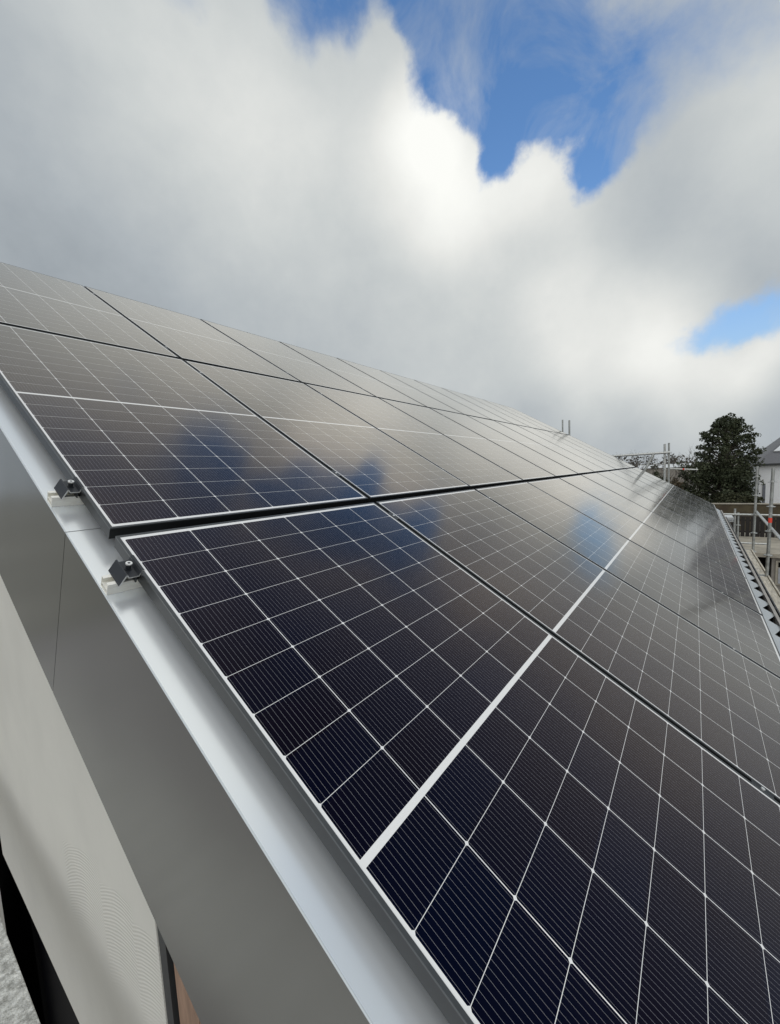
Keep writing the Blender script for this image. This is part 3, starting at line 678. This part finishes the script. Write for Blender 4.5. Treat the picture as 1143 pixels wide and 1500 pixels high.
# the big dark evergreen
rg = random.Random(11)
TX, TY = 38.0, -2.2
tr = thing('evergreen_tree', 'tall dark evergreen tree behind the stone wall, left of the white house', 'tree', (TX, TY, GZ))
q = MB()
q.tube((0, 0, 0), (.05, .03, 4.5), .26, 10, .18, cap=False); q.tube((.05, .03, 4.5), (0, -.05, 9.2), .18, 8, .03, cap=False)
prof = [(2.6, 2.0), (3.6, 2.15), (4.6, 2.1), (5.6, 2.0), (6.6, 1.92), (7.6, 1.8), (8.3, 1.62), (8.9, 1.3), (9.4, .9), (9.8, .35)]
def rad(z):
    for (z0, r0_), (z1, r1_) in zip(prof, prof[1:]):
        if z0 <= z <= z1: return r0_ + (r1_-r0_)*(z-z0)/(z1-z0)
    return prof[0][1] if z < prof[0][0] else prof[-1][1]*.5
lf = MB()
nclump = 250
for i in range(nclump):
    z = 2.2 + 7.5*((i+.5)/nclump)**.9 + rg.uniform(-.2, .2); th = i*2.39996 + rg.uniform(-.5, .5); rr = rad(z)*rg.uniform(.45, 1.0)
    c = Vector((rr*math.cos(th), rr*math.sin(th), z))
    st = Vector((0, 0, max(1.5, z - .35 - rr*.45)))
    q.tube(st, c, .045, 5, .012, cap=False)
    sz = rg.uniform(.30, .58)*(1.0 if z < 6.5 else .80)
    dens = 95 if z < 6.3 else 78
    leaf_clump(lf, c, sz, sz, sz*.62, int(dens*rg.uniform(.7, 1.3)), .085, rg, .5)
# inner mass low down
for i in range(26):
    z = rg.uniform(2.2, 6.0); th = rg.uniform(0, 6.283); rr = rad(z)*rg.uniform(0, .6)
    leaf_clump(lf, (rr*math.cos(th), rr*math.sin(th), z), .75, .75, .6, 110, .12, rg, .3)
q.build('trunk', M_bark, tr, smooth=True); lf.build('crown', M_leaf, tr)
# bushes and smaller trees
def bush(name, label, x, y, zb, h, w_, n, size, mt_, rg, cat='bush', group=None, trunk=True):
    t = thing(name, label, cat, (x, y, zb), (0, 0, 0), group)
    lf = MB(); tk = MB(); tk.tube((0, 0, 0), (.05, .05, h*.6), .09, 7, .04, cap=False)
    k = max(8, n//70)
    for i in range(k):
        th = rg.uniform(0, 6.283); z = h*rg.uniform(.15, .9); r_ = w_*math.sqrt(max(.05, 1-abs(z/h-.45)*1.5))*rg.uniform(.2, .9)
        c = (r_*math.cos(th), r_*math.sin(th), z); s = w_*rg.uniform(.22, .42)
        tk.tube((0, 0, z*.5), c, .03, 5, .01, cap=False)
        leaf_clump(lf, c, s, s, s*.8, n//k, size, rg, .4)
    tk.build('trunk', M_bark, t); lf.build('crown', mt_, t); return t
rg = random.Random(5)
bush('rounded_tree', 'round dark bushy tree joined to the left side of the big evergreen', 37.0, -.25, GZ, 7.5, 1.25, 3600, .10, M_leaf, rg, 'tree')
bush('low_shrub', 'low dark shrub in front of the evergreen, right above the stone wall', 35.2, -2.3, GZ, 5.2, 1.1, 2600, .09, M_leaf2, rg, 'shrub')
bush('low_shrub', 'low dark shrub under the evergreen beside the white house wall', 35.6, -3.55, GZ, 4.6, .75, 1700, .09, M_leaf2, rg, 'shrub')
bush('low_shrub', 'low dark shrub just above the far end of the gutter', 35.0, -.75, GZ, 5.1, 1.0, 2300, .09, M_leaf2, rg, 'shrub')
bush('brown_bush', 'brownish bush behind the twin scaffold poles', 34.5, 1.15, GZ, 6.15, 1.3, 3600, .08, M_hedge, rg)
bush('brown_bush', 'wide olive brown bush under the slanting brace', 36.0, 2.9, GZ, 6.3, 1.5, 3600, .085, M_hedge, rg)
bush('brown_bush', 'dark bush at the left end of the hedge behind the roof edge', 37.5, 4.9, GZ, 6.3, 1.5, 2800, .09, M_leaf2, rg)
# bare winter trees
def bare(label, x, y, h, rg, thick=.10):
    t = thing('bare_tree', label, 'tree', (x, y, GZ), (0, 0, 0), 'bare winter trees beyond the hedge')
    q = MB(); tips = []
    q.tube((0, 0, 0), (0, 0, h*.45), thick, 7, thick*.75, cap=False)
    for i in range(5):
        a = rg.uniform(0, 6.28); st = Vector((0, 0, h*rg.uniform(.3, .45)))
        branch(q, st, st + Vector((math.cos(a)*h*.16, math.sin(a)*h*.16, h*.30)), thick*.55, rg, 3, tips, .42, 3)
    q.build('branches', M_twig, t)
bare('leafless tree seen just under the level scaffold tube near the roof edge', 52, 5.3, 7.9, rg)
bare('thin leafless tree right of the slanting brace', 58, 3.1, 7.2, rg, .07)
bare('small leafless tree farthest left under the scaffold tube', 60, 6.6, 7.4, rg, .07)
bare('leafless tree between the twin poles and the evergreen', 62, 1.7, 7.9, rg, .08)
bare('leafless tree behind the roof of the white house', 60, -6.2, 7.9, rg, .08)
bush('round_tree', 'dark round tree far off, right of the brace under the scaffold tube', 78, 3.9, GZ, 7.4, 1.8, 1400, .16, M_leaf, rg, 'tree')
# far shed roof and far wood
fs_ = thing('long_shed', 'long pale shed roof far off behind the twin poles', 'shed', (95, 4.5, GZ))
q = MB(); q.box((0, -4.2, 0), (6, 4.2, 5.6)); q.build('wall', M_wallb, fs_)
q = MB(); q.prism([(-.3, -4.4, 5.602), (6.3, -4.4, 5.602), (3, -4.4, 6.25)], (0, 8.8, 0)); q.build('roof', M_pale, fs_)
rg = random.Random(21); q = MB()
for i in range(520):
    y = -75 + 190*rg.random(); x = 130 + rg.uniform(-12, 25)
    h = 7.2 + 1.2*math.sin(y*.11) + rg.uniform(-1.2, 1.3)
    for k in range(3): leaf_clump(q, (x, y+rg.uniform(-1, 1), GZ + h*rg.uniform(.35, .92)), 1.6, 1.6, h*.2, 14, .40, rg, .2)
    q.tube((x, y, GZ), (x+rg.uniform(-.5, .5), y+rg.uniform(-.6, .6), GZ+h+rg.uniform(-.3, .7)), .12, 4, .02, cap=False)
tag(q.build('distant_wood', M_wood), 'far brown winter wood along the horizon', 'wood', kind='stuff')
print('objects', len(bpy.data.objects))
